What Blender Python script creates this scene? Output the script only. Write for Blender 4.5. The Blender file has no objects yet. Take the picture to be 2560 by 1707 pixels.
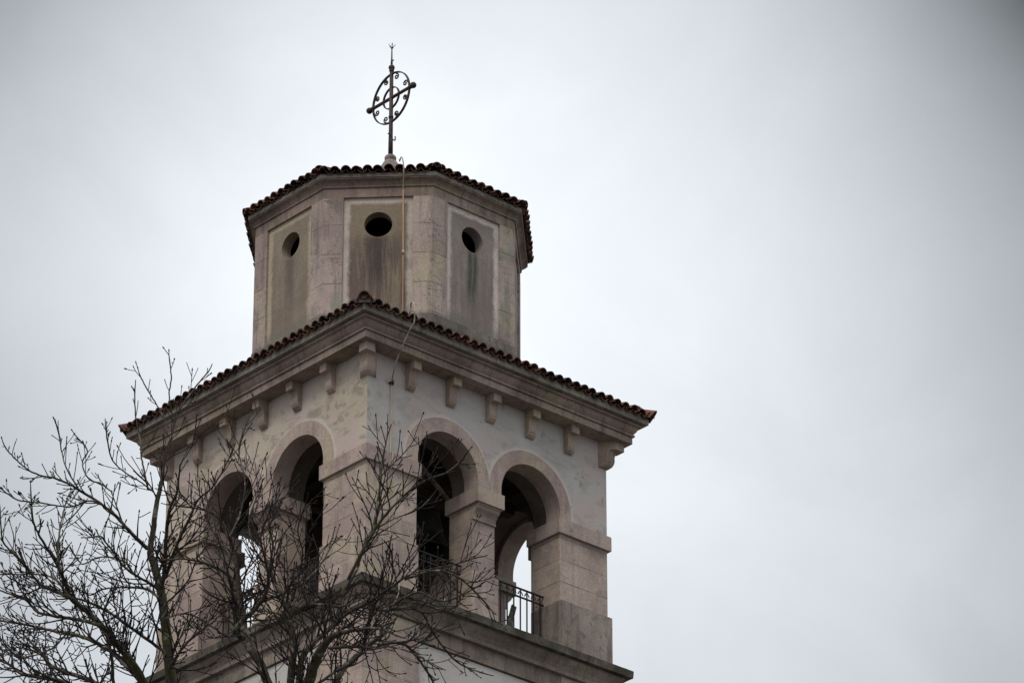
import bpy, math, random
import numpy as np
from mathutils import Vector, Matrix
R = math.radians
scene = bpy.context.scene
col = scene.collection
PI = math.pi

# ------------------------------------------------------------------ camera
HEAD = 4.013708 + PI - 0.0294454
PITCH = 0.4842743
FPX = 11900.0
FWD = Vector((math.cos(HEAD) * math.cos(PITCH), math.sin(HEAD) * math.cos(PITCH), math.sin(PITCH)))
RGT = Vector((math.sin(HEAD), -math.cos(HEAD), 0.0))
UPV = RGT.cross(FWD)
CAM = Vector((79.65582 * math.cos(4.013708), 79.65582 * math.sin(4.013708), -39.961334))
cam_data = bpy.data.cameras.new("camera")
cam = bpy.data.objects.new("camera", cam_data)
col.objects.link(cam)
cam_data.sensor_width = 36.0
cam_data.lens = FPX / 2560 * 36.0
cam_data.clip_start = 0.5
cam_data.clip_end = 6000
m = Matrix.Identity(4)
for i in range(3):
    m[i][0], m[i][1], m[i][2], m[i][3] = RGT[i], UPV[i], -FWD[i], CAM[i]
cam.matrix_world = m
scene.camera = cam

def ray(px, py):
    d = FWD + RGT * ((px - 1280) / FPX) - UPV * ((py - 853.5) / FPX)
    return d.normalized()

def at(px, py, dist):
    return CAM + ray(px, py) * dist

# ------------------------------------------------------------------ node helper
class NT:
    def __init__(self, tree):
        self.t = tree
    def n(self, typ, **kw):
        nd = self.t.nodes.new(typ)
        for k, v in kw.items():
            setattr(nd, k, v)
        return nd
    def put(self, sock, v):
        if hasattr(v, 'is_linked') or isinstance(v, bpy.types.NodeSocket):
            self.t.links.new(v, sock)
        elif v is not None:
            if sock.type == 'RGBA' and len(v) == 3:
                v = (*v, 1)
            sock.default_value = v
    def math(self, op, a, b=None, clamp=False):
        nd = self.n('ShaderNodeMath', operation=op); nd.use_clamp = clamp
        self.put(nd.inputs[0], a)
        if b is not None: self.put(nd.inputs[1], b)
        return nd.outputs[0]
    def vmath(self, op, a, b=None):
        nd = self.n('ShaderNodeVectorMath', operation=op)
        self.put(nd.inputs[0], a)
        if b is not None: self.put(nd.inputs[1], b)
        return nd.outputs['Value'] if op in ('DOT_PRODUCT', 'LENGTH', 'DISTANCE') else nd.outputs[0]
    def obj(self):
        return self.n('ShaderNodeTexCoord').outputs['Object']
    def own(self, o):
        # every copy of a part gets its own piece of the pattern
        r = self.n('ShaderNodeObjectInfo').outputs['Random']
        sc = self.n('ShaderNodeVectorMath', operation='SCALE')
        sc.inputs[0].default_value = (37.0, 53.0, 29.0); self.put(sc.inputs['Scale'], r)
        return self.vmath('ADD', o, sc.outputs[0])
    def map(self, v, scale=(1, 1, 1), loc=(0, 0, 0)):
        nd = self.n('ShaderNodeMapping')
        self.put(nd.inputs['Vector'], v); nd.inputs['Scale'].default_value = scale; nd.inputs['Location'].default_value = loc
        return nd.outputs[0]
    def noise(self, v, scale, detail=4, rough=0.55, dist=0.0):
        nd = self.n('ShaderNodeTexNoise')
        self.put(nd.inputs['Vector'], v); nd.inputs['Scale'].default_value = scale
        nd.inputs['Detail'].default_value = detail; nd.inputs['Roughness'].default_value = rough
        nd.inputs['Distortion'].default_value = dist
        return nd.outputs['Fac']
    def range(self, f, a, b, c=0.0, d=1.0, smooth=True):
        nd = self.n('ShaderNodeMapRange'); nd.interpolation_type = 'SMOOTHSTEP' if smooth else 'LINEAR'
        self.put(nd.inputs['Value'], f)
        for k, v in zip(('From Min', 'From Max', 'To Min', 'To Max'), (a, b, c, d)):
            nd.inputs[k].default_value = v
        return nd.outputs[0]
    def mix(self, f, a, b, blend='MIX'):
        nd = self.n('ShaderNodeMix'); nd.data_type = 'RGBA'; nd.blend_type = blend
        self.put(nd.inputs[0], f); self.put(nd.inputs[6], a); self.put(nd.inputs[7], b)
        return nd.outputs[2]
    def sep(self, v):
        nd = self.n('ShaderNodeSeparateXYZ'); self.put(nd.inputs[0], v); return nd.outputs
    def grey(self, f):
        nd = self.n('ShaderNodeCombineColor')
        for i in range(3): self.put(nd.inputs[i], f)
        return nd.outputs[0]

def new_mat(name, rough=0.85, spec=0.3, metal=0.0):
    mt = bpy.data.materials.new(name); mt.use_nodes = True
    t = NT(mt.node_tree); b = mt.node_tree.nodes['Principled BSDF']
    b.inputs['Roughness'].default_value = rough
    b.inputs['Specular IOR Level'].default_value = spec
    b.inputs['Metallic'].default_value = metal
    return mt, t, b

def bump(t, b, h, strength=0.3, dist=0.02):
    nd = t.n('ShaderNodeBump'); nd.inputs['Strength'].default_value = strength; nd.inputs['Distance'].default_value = dist
    t.put(nd.inputs['Height'], h); t.put(b.inputs['Normal'], nd.outputs[0])

# ------------------------------------------------------------------ world (overcast) + sun
SUN_EL, SUN_AZ = R(52), R(205)     # direction towards the sun: azimuth measured from +X, counter-clockwise
world = bpy.data.worlds.new("World"); scene.world = world; world.use_nodes = True
wt = NT(world.node_tree)
bg = world.node_tree.nodes['Background']
sky = wt.n('ShaderNodeTexSky', sky_type='NISHITA'); sky.sun_disc = False
sky.sun_elevation = SUN_EL; sky.sun_rotation = PI / 2 - SUN_AZ
sky.air_density = 1.0; sky.dust_density = 3.0
wd = wt.n('ShaderNodeTexCoord').outputs['Generated']
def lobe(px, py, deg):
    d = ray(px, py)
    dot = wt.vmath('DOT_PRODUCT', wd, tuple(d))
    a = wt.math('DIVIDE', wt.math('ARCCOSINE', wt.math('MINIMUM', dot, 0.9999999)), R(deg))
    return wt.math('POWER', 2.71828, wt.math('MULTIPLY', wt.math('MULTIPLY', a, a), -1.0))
lum = wt.math('ADD', 5.35, wt.math('MULTIPLY', lobe(1080, 700, 4.6), 3.25))  # bright centre of a lens-like vignette, put into the sky around the tower
for px, py, deg, amt in ((3050, -420, 3.6, -8.3), (-250, -300, 3.5, -3.3), (3050, 900, 2.9, -2.3), (-250, 1250, 2.9, -1.6), (2900, 1900, 2.2, -1.6)):  # vignette darkening put into the sky colour, aimed at frame corners and edges
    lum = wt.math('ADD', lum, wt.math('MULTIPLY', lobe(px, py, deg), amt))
cl = wt.noise(wd, 16.0, 6, 0.55, 0.4)
lum = wt.math('MULTIPLY', lum, wt.range(cl, 0.32, 0.68, 0.95, 1.05))
zen = wt.sep(wd)[2]
lum = wt.math('MULTIPLY', lum, wt.range(zen, 0.56, 1.0, 1.0, 2.5))
lum = wt.math('MULTIPLY', lum, wt.range(zen, -0.02, 0.02, 0.25, 1.0))
tintf = wt.range(lum, 3.0, 8.5, 0.0, 1.0, False)
cloud_vignette = wt.mix(tintf, (0.92, 0.985, 1.05), (0.955, 0.995, 1.035))
cloud_vignette = wt.mix(1.0, cloud_vignette, wt.grey(lum), 'MULTIPLY')
mixc = wt.mix(0.97, sky.outputs[0], cloud_vignette)
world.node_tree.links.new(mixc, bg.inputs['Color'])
bg.inputs['Strength'].default_value = 0.1

sun_data = bpy.data.lights.new("sun", 'SUN'); sun_data.energy = 1.2; sun_data.angle = R(25); sun_data.color = (1.0, 0.90, 0.80)
sun = bpy.data.objects.new("sun", sun_data); col.objects.link(sun)
sd = Vector((math.cos(SUN_EL) * math.cos(SUN_AZ), math.cos(SUN_EL) * math.sin(SUN_AZ), math.sin(SUN_EL)))
sun.rotation_euler = sd.to_track_quat('Z', 'Y').to_euler()
scene.view_settings.view_transform = 'Standard'; scene.view_settings.look = 'None'
scene.view_settings.exposure = 0.33; scene.view_settings.gamma = 1.0

# ------------------------------------------------------------------ materials
def stone_mat(name, c1, c2, ochre, joints=0.0, grime=0.35, dark=(0.07, 0.07, 0.065), grime_scale=0.9, pits=True, seed=0.0, cracks=False, vj=0.0):
    mt, t, b = new_mat(name, 0.9, 0.2)
    o0 = t.obj(); o = t.map(t.own(o0), loc=(seed, seed * 1.7, seed * 0.6))
    c1 = (c1[0] * 0.85, c1[1] * 0.79, c1[2] * 0.78); c2 = (c2[0] * 1.0, c2[1] * 0.945, c2[2] * 0.935)
    c = t.mix(t.range(t.noise(o, 0.9, 6, 0.65), 0.40, 0.60), c1, c2)
    c = t.mix(t.range(t.noise(t.map(o, loc=(7, 3, 1)), 1.3, 4), 0.50, 0.64, 0, 0.75), c, ochre)
    # block-to-block tone: one value per course and block
    x, y, z = t.sep(o0)
    stv = t.map(o, scale=(5, 5, 0.45))
    c = t.mix(t.range(t.noise(stv, 1.0, 5, 0.7), 0.47, 0.66, 0, grime), c, dark)
    c = t.mix(t.range(t.noise(t.map(o, loc=(2, 9, 4)), grime_scale * 2, 6, 0.7), 0.50, 0.68, 0, grime), c, dark)
    fine = t.noise(o, 38, 5, 0.7)
    c = t.mix(1.0, c, t.grey(t.range(fine, 0.30, 0.70, 0.80, 1.18)), 'MULTIPLY')
    h = fine
    if pits:
        pit = t.noise(t.map(o, scale=(9, 9, 16)), 1.0, 3, 0.8)
        pf = t.range(pit, 0.62, 0.70, 0, 0.7)
        c = t.mix(pf, c, (0.09, 0.08, 0.075))
    if cracks:
        n1 = t.noise(t.map(o, scale=(1.1, 1.1, 4.5)), 1.0, 5, 0.65)
        cf = t.range(t.math('ABSOLUTE', t.math('SUBTRACT', n1, 0.5)), 0.004, 0.011, 1.0, 0.0)
        cf = t.math('MULTIPLY', cf, t.range(t.noise(t.map(o, loc=(8, 8, 8)), 1.7, 3), 0.53, 0.62, 0, 0.75))
        c = t.mix(cf, c, (0.09, 0.075, 0.07))
        c = t.mix(t.range(t.noise(t.map(o, scale=(1, 1, 0.5), loc=(1, 6, 2)), 1.6, 4), 0.6, 0.72, 0, 0.5), c, (0.20, 0.24, 0.20))
    if vj > 0:
        nx, ny, nz = t.sep(t.n('ShaderNodeTexCoord').outputs['Normal'])
        on_x = t.math('GREATER_THAN', t.math('ABSOLUTE', nx), t.math('ABSOLUTE', ny))
        sx = t.math('ADD', t.math('MULTIPLY', on_x, y), t.math('MULTIPLY', t.math('SUBTRACT', 1.0, on_x), x))
        sx = t.math('ADD', sx, 0.31)
        k = t.math('PINGPONG', t.math('ADD', sx, t.math('MULTIPLY', t.math('SUBTRACT', t.noise(o, 6, 3), 0.5), 0.02)), vj / 2)
        c = t.mix(t.range(k, 0.003, 0.013, 0.7, 0.0), c, (0.10, 0.088, 0.08))
        wn = t.n('ShaderNodeTexWhiteNoise', noise_dimensions='1D')
        t.put(wn.inputs['W'], t.math('ADD', t.math('FLOOR', t.math('DIVIDE', t.math('ADD', sx, vj / 2), vj)), t.math('MULTIPLY', on_x, 17.0)))
        c = t.mix(1.0, c, t.grey(t.range(wn.outputs['Value'], 0, 1, 0.90, 1.07)), 'MULTIPLY')
    if joints > 0:
        wob = t.math('ADD', z, t.math('MULTIPLY', t.math('SUBTRACT', t.noise(o, 2.5, 3), 0.5), 0.02))
        k = t.math('PINGPONG', wob, joints / 2)
        jf = t.range(k, 0.004, 0.014, 1.0, 0.0)
        jf = t.math('MULTIPLY', jf, t.range(t.noise(t.map(o, loc=(5, 5, 5)), 3.0, 3), 0.4, 0.6, 0.35, 0.85))
        c = t.mix(jf, c, (0.12, 0.105, 0.095))
        # course tone
        fl = t.n('ShaderNodeTexWhiteNoise', noise_dimensions='1D')
        t.put(fl.inputs['W'], t.math('FLOOR', t.math('DIVIDE', z, joints)))
        c = t.mix(1.0, c, t.grey(t.range(fl.outputs['Value'], 0, 1, 0.93, 1.05)), 'MULTIPLY')
    t.put(b.inputs['Base Color'], c)
    bump(t, b, h, 0.35, 0.01)
    return mt

M = {}
M['stone'] = stone_mat('pink_limestone', (0.40, 0.335, 0.305), (0.45, 0.385, 0.34), (0.45, 0.385, 0.28), joints=0.44, grime=0.3)
M['stone_plain'] = stone_mat('dressed_limestone', (0.38, 0.315, 0.29), (0.42, 0.355, 0.32), (0.42, 0.36, 0.27), grime=0.22, seed=11)
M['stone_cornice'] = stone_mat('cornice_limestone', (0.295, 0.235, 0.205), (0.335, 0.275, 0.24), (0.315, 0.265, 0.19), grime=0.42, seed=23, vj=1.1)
M['stone_drum'] = stone_mat('drum_limestone', (0.36, 0.305, 0.285), (0.40, 0.345, 0.315), (0.39, 0.335, 0.245), grime=0.45, seed=31, cracks=True, joints=0.62)
M['stone_lichen'] = stone_mat('lichened_stone', (0.065, 0.06, 0.05), (0.15, 0.138, 0.118), (0.06, 0.06, 0.042), grime=0.8, dark=(0.04, 0.04, 0.034), grime_scale=4, seed=41, vj=1.25)
M['base'] = stone_mat('rough_grey_render', (0.15, 0.14, 0.125), (0.22, 0.205, 0.18), (0.15, 0.145, 0.10), grime=0.7, grime_scale=5, seed=57)
M['stone_grey'] = stone_mat('weathered_grey_stone', (0.27, 0.24, 0.215), (0.335, 0.295, 0.265), (0.25, 0.23, 0.18), grime=0.55, grime_scale=3, seed=51)
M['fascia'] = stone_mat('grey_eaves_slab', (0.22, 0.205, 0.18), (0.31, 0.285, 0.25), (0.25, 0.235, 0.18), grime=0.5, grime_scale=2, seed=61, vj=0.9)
M['corbel'] = stone_mat('brownish_corbel_stone', (0.34, 0.275, 0.235), (0.385, 0.32, 0.275), (0.37, 0.31, 0.215), grime=0.35, seed=77)
M['stone_under'] = stone_mat('dark_limestone', (0.25, 0.215, 0.19), (0.30, 0.26, 0.225), (0.25, 0.22, 0.165), grime=0.45, seed=67, vj=1.25)  # darker, greyer limestone for the string course
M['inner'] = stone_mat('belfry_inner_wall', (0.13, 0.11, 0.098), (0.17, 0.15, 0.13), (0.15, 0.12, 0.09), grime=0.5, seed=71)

def plaster_mat(name, c1, c2, blot, warm, blot_amt):
    mt, t, b = new_mat(name, 0.92, 0.15)
    o0 = t.obj(); x, y, z = t.sep(o0); o = t.own(o0)
    c = t.mix(t.range(t.noise(o, 1.0, 6, 0.62, 0.6), 0.40, 0.60), c1, c2)
    c = t.mix(t.range(t.noise(t.map(o, loc=(9, 1, 6)), 0.9, 5, 0.6), 0.48, 0.58, 0, 0.85), c, warm)
    # brushed, slanting patches of bare mortar
    rot = t.n('ShaderNodeMapping'); t.put(rot.inputs['Vector'], o); rot.inputs['Rotation'].default_value = (0, 0.7, 0); rot.inputs['Scale'].default_value = (1, 1, 2.2)
    c = t.mix(t.range(t.noise(rot.outputs[0], 1.9, 6, 0.66, 0.5), 0.50, 0.64, 0, blot_amt), c, blot)
    ox = t.math('ABSOLUTE', t.math('SUBTRACT', t.math('ABSOLUTE', x), 1.0))
    zz = t.math('MAXIMUM', t.math('ADD', z, 2.16), 0.0)
    rr = t.math('SQRT', t.math('ADD', t.math('MULTIPLY', ox, ox), t.math('MULTIPLY', zz, zz)))
    rr = t.math('ADD', rr, t.math('MULTIPLY', t.math('SUBTRACT', t.noise(o, 4, 3), 0.5), 0.14))
    above = t.range(z, -5.0, -4.9)
    pale = t.math('MULTIPLY', t.range(rr, 1.00, 1.09, 0.8, 0.0), above)
    c = t.mix(pale, c, (0.56, 0.50, 0.46))
    # pale run at the top, under the soffit
    top = t.math('MULTIPLY', t.range(t.math('ADD', z, t.math('MULTIPLY', t.noise(o, 2.4, 4), 0.5)), -0.62, -0.30, 0, 0.55), above)
    c = t.mix(top, c, (0.52, 0.46, 0.43))
    sp = t.noise(t.map(o, loc=(4, 4, 9)), 3.6, 3, 0.6)
    c = t.mix(t.range(sp, 0.60, 0.69, 0, 0.55), c, (0.20, 0.18, 0.155))
    fine = t.noise(o, 45, 5, 0.7)
    c = t.mix(1.0, c, t.grey(t.range(fine, 0.25, 0.75, 0.92, 1.07)), 'MULTIPLY')
    t.put(b.inputs['Base Color'], c); bump(t, b, fine, 0.25, 0.008)
    return mt
M['plaster'] = plaster_mat('grey_plaster', (0.385, 0.37, 0.35), (0.45, 0.43, 0.408), (0.29, 0.27, 0.25), (0.46, 0.39, 0.37), 0.42)
M['plaster_shaft'] = plaster_mat('pale_shaft_plaster', (0.48, 0.465, 0.44), (0.54, 0.52, 0.49), (0.40, 0.38, 0.35), (0.52, 0.48, 0.45), 0.4)
M['plaster_cream'] = plaster_mat('cream_plaster', (0.43, 0.37, 0.295), (0.49, 0.43, 0.355), (0.25, 0.22, 0.175), (0.48, 0.395, 0.37), 0.7)

def panel_mat(name, base, base2, border, streak, streak_amt, streak_w, patch_amt):
    # object space: x along the face, z up from the window centre
    mt, t, b = new_mat(name, 0.93, 0.15)
    o0 = t.obj(); x, y, z = t.sep(o0); o = t.own(o0)
    c = t.mix(t.range(t.noise(o, 1.6, 5, 0.6), 0.38, 0.62), base, base2)
    # vertical run-down stains
    runs = t.noise(t.map(o, scale=(9, 1, 0.55)), 1.0, 5, 0.7)
    wob = t.math('ADD', x, t.math('MULTIPLY', t.math('SUBTRACT', t.noise(t.map(o, scale=(1, 1, 0.8)), 2.0, 4), 0.5), 0.22))
    core = t.range(t.math('ABSOLUTE', wob), 0.02, streak_w, 1.0, 0.0)
    below = t.math('MULTIPLY', t.range(z, -0.15, -0.34, 0, 1), t.range(z, -1.5, -0.9, 0.25, 1.0))
    f = t.math('MULTIPLY', t.math('MULTIPLY', core, below), t.range(runs, 0.35, 0.52, 0.55, 1.0))
    wide = t.math('MULTIPLY', t.range(runs, 0.38, 0.55, 0, patch_amt), t.range(z, 0.05, -0.6, 0.0, 1.0))
    c = t.mix(wide, c, (0.13, 0.098, 0.09))
    c = t.mix(t.math('MULTIPLY', f, streak_amt), c, streak)
    # clean pale border along the frame
    ex = t.math('SUBTRACT', 0.65, t.math('ABSOLUTE', x)); ez = t.math('SUBTRACT', 0.555, z)
    e = t.math('MINIMUM', ex, ez)
    e = t.math('ADD', e, t.math('MULTIPLY', t.math('SUBTRACT', t.noise(o, 6, 4), 0.5), 0.12))
    c = t.mix(t.math('MULTIPLY', t.range(e, 0.07, 0.16, 1.0, 0.0), t.range(t.noise(t.map(o, loc=(1, 2, 3)), 2.2, 4), 0.3, 0.5, 0.55, 1.0)), c, border)
    c = t.mix(t.range(z, -1.60, -1.86, 0, 0.65), c, (0.17, 0.165, 0.145))
    fine = t.noise(o, 40, 5, 0.75)
    c = t.mix(1.0, c, t.grey(t.range(fine, 0.30, 0.70, 0.80, 1.18)), 'MULTIPLY')
    sp = t.noise(t.map(o, scale=(22, 22, 13)), 1.0, 2, 0.6)
    c = t.mix(t.math('MULTIPLY', t.range(sp, 0.66, 0.72, 0, 0.5), t.range(z, 0.0, -0.5, 0.1, 1)), c, (0.06, 0.05, 0.045))
    t.put(b.inputs['Base Color'], c); bump(t, b, fine, 0.3, 0.01)
    return mt
M['panel_olive'] = panel_mat('olive_render', (0.215, 0.18, 0.14), (0.255, 0.215, 0.165), (0.40, 0.34, 0.25), (0.13, 0.10, 0.095), 0.75, 0.26, 0.2)
M['panel_stained'] = panel_mat('stained_olive_render', (0.20, 0.165, 0.12), (0.235, 0.195, 0.14), (0.46, 0.405, 0.36), (0.075, 0.058, 0.055), 0.95, 0.42, 0.9)
M['panel_grey'] = panel_mat('grey_mauve_render', (0.235, 0.20, 0.18), (0.27, 0.235, 0.21), (0.58, 0.52, 0.49), (0.055, 0.062, 0.05), 0.95, 0.19, 0.35)

def tile_mat():
    mt, t, b = new_mat('clay_tile', 0.85, 0.25)
    o = t.obj()
    a = t.n('ShaderNodeAttribute', attribute_name='tint'); v = t.sep(a.outputs['Vector'])
    c = t.mix(v[0], (0.045, 0.024, 0.022), (0.18, 0.085, 0.058))
    c = t.mix(t.range(v[1], 0.75, 1.0, 0, 0.8), c, (0.28, 0.165, 0.10))
    c = t.mix(t.range(t.noise(o, 6, 5, 0.7), 0.45, 0.65, 0, 0.75), c, (0.035, 0.027, 0.027))
    c = t.mix(t.range(t.noise(t.map(o, loc=(3, 3, 3)), 13, 4, 0.7), 0.62, 0.74, 0, 0.55), c, (0.25, 0.22, 0.13))
    t.put(b.inputs['Base Color'], c); bump(t, b, t.noise(o, 40, 4), 0.3, 0.006)
    return mt
M['tile'] = tile_mat()

def simple(name, c1, c2, scale, rough, metal=0.0, spec=0.4, bmp=0.2):
    mt, t, b = new_mat(name, rough, spec, metal)
    o = t.obj()
    c = t.mix(t.range(t.noise(o, scale, 5, 0.65), 0.4, 0.62), c1, c2)
    t.put(b.inputs['Base Color'], c)
    if bmp: bump(t, b, t.noise(o, scale * 5, 4), bmp, 0.005)
    return mt
M['iron'] = simple('rusty_wrought_iron', (0.026, 0.018, 0.018), (0.055, 0.032, 0.027), 9, 0.7)
M['iron_dark'] = simple('black_wrought_iron', (0.016, 0.016, 0.017), (0.03, 0.026, 0.024), 9, 0.6)
M['bronze'] = simple('tarnished_bronze', (0.026, 0.026, 0.023), (0.045, 0.047, 0.041), 4, 0.55, 0.6)
M['timber'] = simple('dark_old_timber', (0.035, 0.027, 0.02), (0.06, 0.045, 0.034), 5, 0.9)
M['plank'] = simple('grey_plank', (0.09, 0.075, 0.06), (0.19, 0.16, 0.13), 8, 0.9)
M['copper'] = simple('conductor_strip', (0.36, 0.21, 0.115), (0.40, 0.31, 0.20), 1.3, 0.6, 0.1)
M['cable'] = simple('pale_conductor_rod', (0.35, 0.285, 0.20), (0.44, 0.37, 0.28), 2.0, 0.6)
M['cable_olive'] = simple('dull_conductor_cable', (0.17, 0.14, 0.10), (0.42, 0.37, 0.30), 3.0, 0.6)
M['ground'] = simple('grey_paving', (0.075, 0.07, 0.064), (0.11, 0.102, 0.094), 0.3, 0.95, bmp=0)

def bark_mat(name, c1, c2, moss, lichen=0.65):
    mt, t, b = new_mat(name, 0.9, 0.2)
    o = t.obj()
    c = t.mix(t.range(t.noise(t.map(o, scale=(1, 1, 0.35)), 14, 5, 0.7), 0.35, 0.65), c1, c2)
    c = t.mix(t.range(t.noise(o, 2.2, 5, 0.7), 0.5, 0.68, 0, 0.85), c, moss)
    c = t.mix(t.range(t.noise(t.map(o, loc=(2, 2, 2)), 7, 4, 0.7), 0.54, 0.64, 0, lichen), c, (0.26, 0.245, 0.20))
    t.put(b.inputs['Base Color'], c); bump(t, b, t.noise(t.map(o, scale=(1, 1, 0.3)), 30, 4, 0.7), 0.6, 0.02)
    return mt
M['bark'] = bark_mat('mossy_bark', (0.035, 0.028, 0.024), (0.08, 0.066, 0.053), (0.07, 0.073, 0.025))
M['twig'] = bark_mat('twig_bark', (0.016, 0.012, 0.012), (0.032, 0.024, 0.022), (0.028, 0.024, 0.016), 0.12)

# ------------------------------------------------------------------ mesh helper
class MB:
    def __init__(self):
        self.v = []; self.f = []; self.s = []; self.tint = None
    def add(self, vs, fs, smooth=False):
        n = len(self.v); self.v += [tuple(p) for p in vs]
        self.f += [tuple(i + n for i in q) for q in fs]; self.s += [smooth] * len(fs)
    def box(self, c, d, rot=None):
        vs = [Vector((x * d[0] / 2, y * d[1] / 2, z * d[2] / 2)) for x in (-1, 1) for y in (-1, 1) for z in (-1, 1)]
        if rot: vs = [rot @ p for p in vs]
        vs = [p + Vector(c) for p in vs]
        self.add(vs, [(0, 1, 3, 2), (4, 6, 7, 5), (0, 4, 5, 1), (2, 3, 7, 6), (0, 2, 6, 4), (1, 5, 7, 3)])
    def prism(self, poly, z0, z1, poly2=None):
        n = len(poly); poly2 = poly2 or poly
        vs = [(x, y, z0) for x, y in poly] + [(x, y, z1) for x, y in poly2]
        fs = [(i, (i + 1) % n, n + (i + 1) % n, n + i) for i in range(n)] + [tuple(range(n))[::-1], tuple(range(n, 2 * n))]
        self.add(vs, fs)
    def tube(self, pts, rad, sides=6, caps=True, smooth=True):
        pts = [Vector(p) for p in pts]; n = len(pts)
        if not hasattr(rad, '__len__'): rad = [rad] * n
        d = (pts[1] - pts[0]).normalized()
        u = d.orthogonal().normalized()
        vs = []
        for i, p in enumerate(pts):
            a = pts[max(i - 1, 0)]; b = pts[min(i + 1, n - 1)]
            d = (b - a); d = d.normalized() if d.length > 1e-9 else Vector((0, 0, 1))
            u = (u - d * u.dot(d)); u = u.normalized() if u.length > 1e-6 else d.orthogonal().normalized()
            w = d.cross(u)
            for k in range(sides):
                an = 2 * PI * k / sides
                vs.append(p + (u * math.cos(an) + w * math.sin(an)) * rad[i])
        fs = [(i * sides + k, i * sides + (k + 1) % sides, (i + 1) * sides + (k + 1) % sides, (i + 1) * sides + k) for i in range(n - 1) for k in range(sides)]
        if caps: fs += [tuple(range(sides))[::-1], tuple(range((n - 1) * sides, n * sides))]
        self.add(vs, fs, smooth)
    def ball(self, c, r, seg=12, rings=8, sc=(1, 1, 1)):
        vs = [(c[0], c[1], c[2] - r * sc[2])]
        for i in range(1, rings):
            a = -PI / 2 + PI * i / rings
            for k in range(seg):
                b = 2 * PI * k / seg
                vs.append((c[0] + r * sc[0] * math.cos(a) * math.cos(b), c[1] + r * sc[1] * math.cos(a) * math.sin(b), c[2] + r * sc[2] * math.sin(a)))
        vs.append((c[0], c[1], c[2] + r * sc[2])); L = len(vs) - 1
        fs = [(0, 1 + (k + 1) % seg, 1 + k) for k in range(seg)]
        for i in range(rings - 2):
            for k in range(seg):
                a = 1 + i * seg
                fs.append((a + k, a + (k + 1) % seg, a + seg + (k + 1) % seg, a + seg + k))
        a = 1 + (rings - 2) * seg
        fs += [(a + k, a + (k + 1) % seg, L) for k in range(seg)]
        self.add(vs, fs, True)
    def lathe(self, prof, c=(0, 0, 0), seg=32, smooth=True):
        n = len(prof)
        vs = [(c[0] + r * math.cos(2 * PI * k / seg), c[1] + r * math.sin(2 * PI * k / seg), c[2] + z) for k in range(seg) for r, z in prof]
        fs = [(k * n + i, ((k + 1) % seg) * n + i, ((k + 1) % seg) * n + i + 1, k * n + i + 1) for k in range(seg) for i in range(n - 1)]
        self.add(vs, fs, smooth)
    def ring(self, prof, n, closed=False, off=0.0):
        # prof: (apothem, z) loop swept round a regular n-gon with mitred corners
        a0 = PI / n + off; P = len(prof); vs = []
        for k in range(n):
            a = a0 + 2 * PI * k / n
            for ap, z in prof:
                r = ap / math.cos(PI / n); vs.append((r * math.cos(a), r * math.sin(a), z))
        fs = []
        for k in range(n):
            k2 = (k + 1) % n
            for i in range(P if closed else P - 1):
                j = (i + 1) % P
                fs.append((k * P + i, k2 * P + i, k2 * P + j, k * P + j))
        self.add(vs, fs)
    def build(self, name, mat, parent=None, loc=(0, 0, 0), rotz=0.0):
        me = bpy.data.meshes.new(name)
        me.from_pydata(self.v, [], self.f)
        me.polygons.foreach_set('use_smooth', self.s)
        if self.tint is not None:
            at_ = me.attributes.new('tint', 'FLOAT_VECTOR', 'POINT')
            at_.data.foreach_set('vector', np.asarray(self.tint, dtype=np.float32).ravel())
        me.materials.append(mat); me.update()
        import bmesh
        bm = bmesh.new(); bm.from_mesh(me); bmesh.ops.recalc_face_normals(bm, faces=bm.faces); bm.to_mesh(me); bm.free()
        o = bpy.data.objects.new(name, me); col.objects.link(o)
        o.location = loc; o.rotation_euler = (0, 0, rotz)
        if parent: o.parent = parent
        return o

def tag(o, label=None, cat=None, group=None, kind=None):
    for k, v in (('label', label), ('category', cat), ('group', group), ('kind', kind)):
        if v: o[k] = v
    return o
def empty(name, loc=(0, 0, 0), rotz=0.0):
    o = bpy.data.objects.new(name, None); col.objects.link(o); o.location = loc; o.rotation_euler = (0, 0, rotz); return o
def dup(o, parent, rotz=0.0, loc=(0, 0, 0)):
    c = o.copy(); col.objects.link(c); c.parent = parent; c.rotation_euler = (0, 0, rotz); c.location = loc
    return c

GROUND = -41.6
W = 2.9
# ------------------------------------------------------------------ ground
g = MB(); n = 64
g.add([(0, 0, 0)] + [(4000 * math.cos(2 * PI * k / n), 4000 * math.sin(2 * PI * k / n), 0) for k in range(n)], [(0, 1 + k, 1 + (k + 1) % n) for k in range(n)])
tag(g.build('ground', M['ground'], loc=(0, 0, GROUND)), kind='structure')

# ------------------------------------------------------------------ bell tower
tower = tag(empty('bell_tower', (0, 0, GROUND)), 'square pink limestone bell tower with arched belfry under an octagonal tiled drum', 'bell tower')
UP = (0, 0, -GROUND)      # parts are modelled with z = 0 at the main eaves, so their origin sits there
def part(mb, name, mat, rotz=0.0, parent=None):
    return mb.build(name, mat, parent or tower, (0, 0, 0) if parent else UP, rotz)

# shaft
b = MB(); b.ring([(W, GROUND), (W, -5.75)], 4); part(b, 'shaft_wall', M['plaster_shaft'])
b = MB()
for i in range(1): pass
def lpoly(outer, a, t):
    # L-shaped corner plan at (-,-): outer face distance, inner start a along the face, leg thickness t
    return [(-outer, -outer), (-a, -outer), (-a, -outer + t), (-outer + t, -outer + t), (-outer + t, -a), (-outer, -a)]
b.prism(lpoly(2.965, 1.68, 0.12), GROUND, -5.44)
cp = part(b, 'corner_pilaster', M['stone'])
for k in (1, 2, 3): dup(cp, tower, k * PI / 2, UP)
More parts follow.
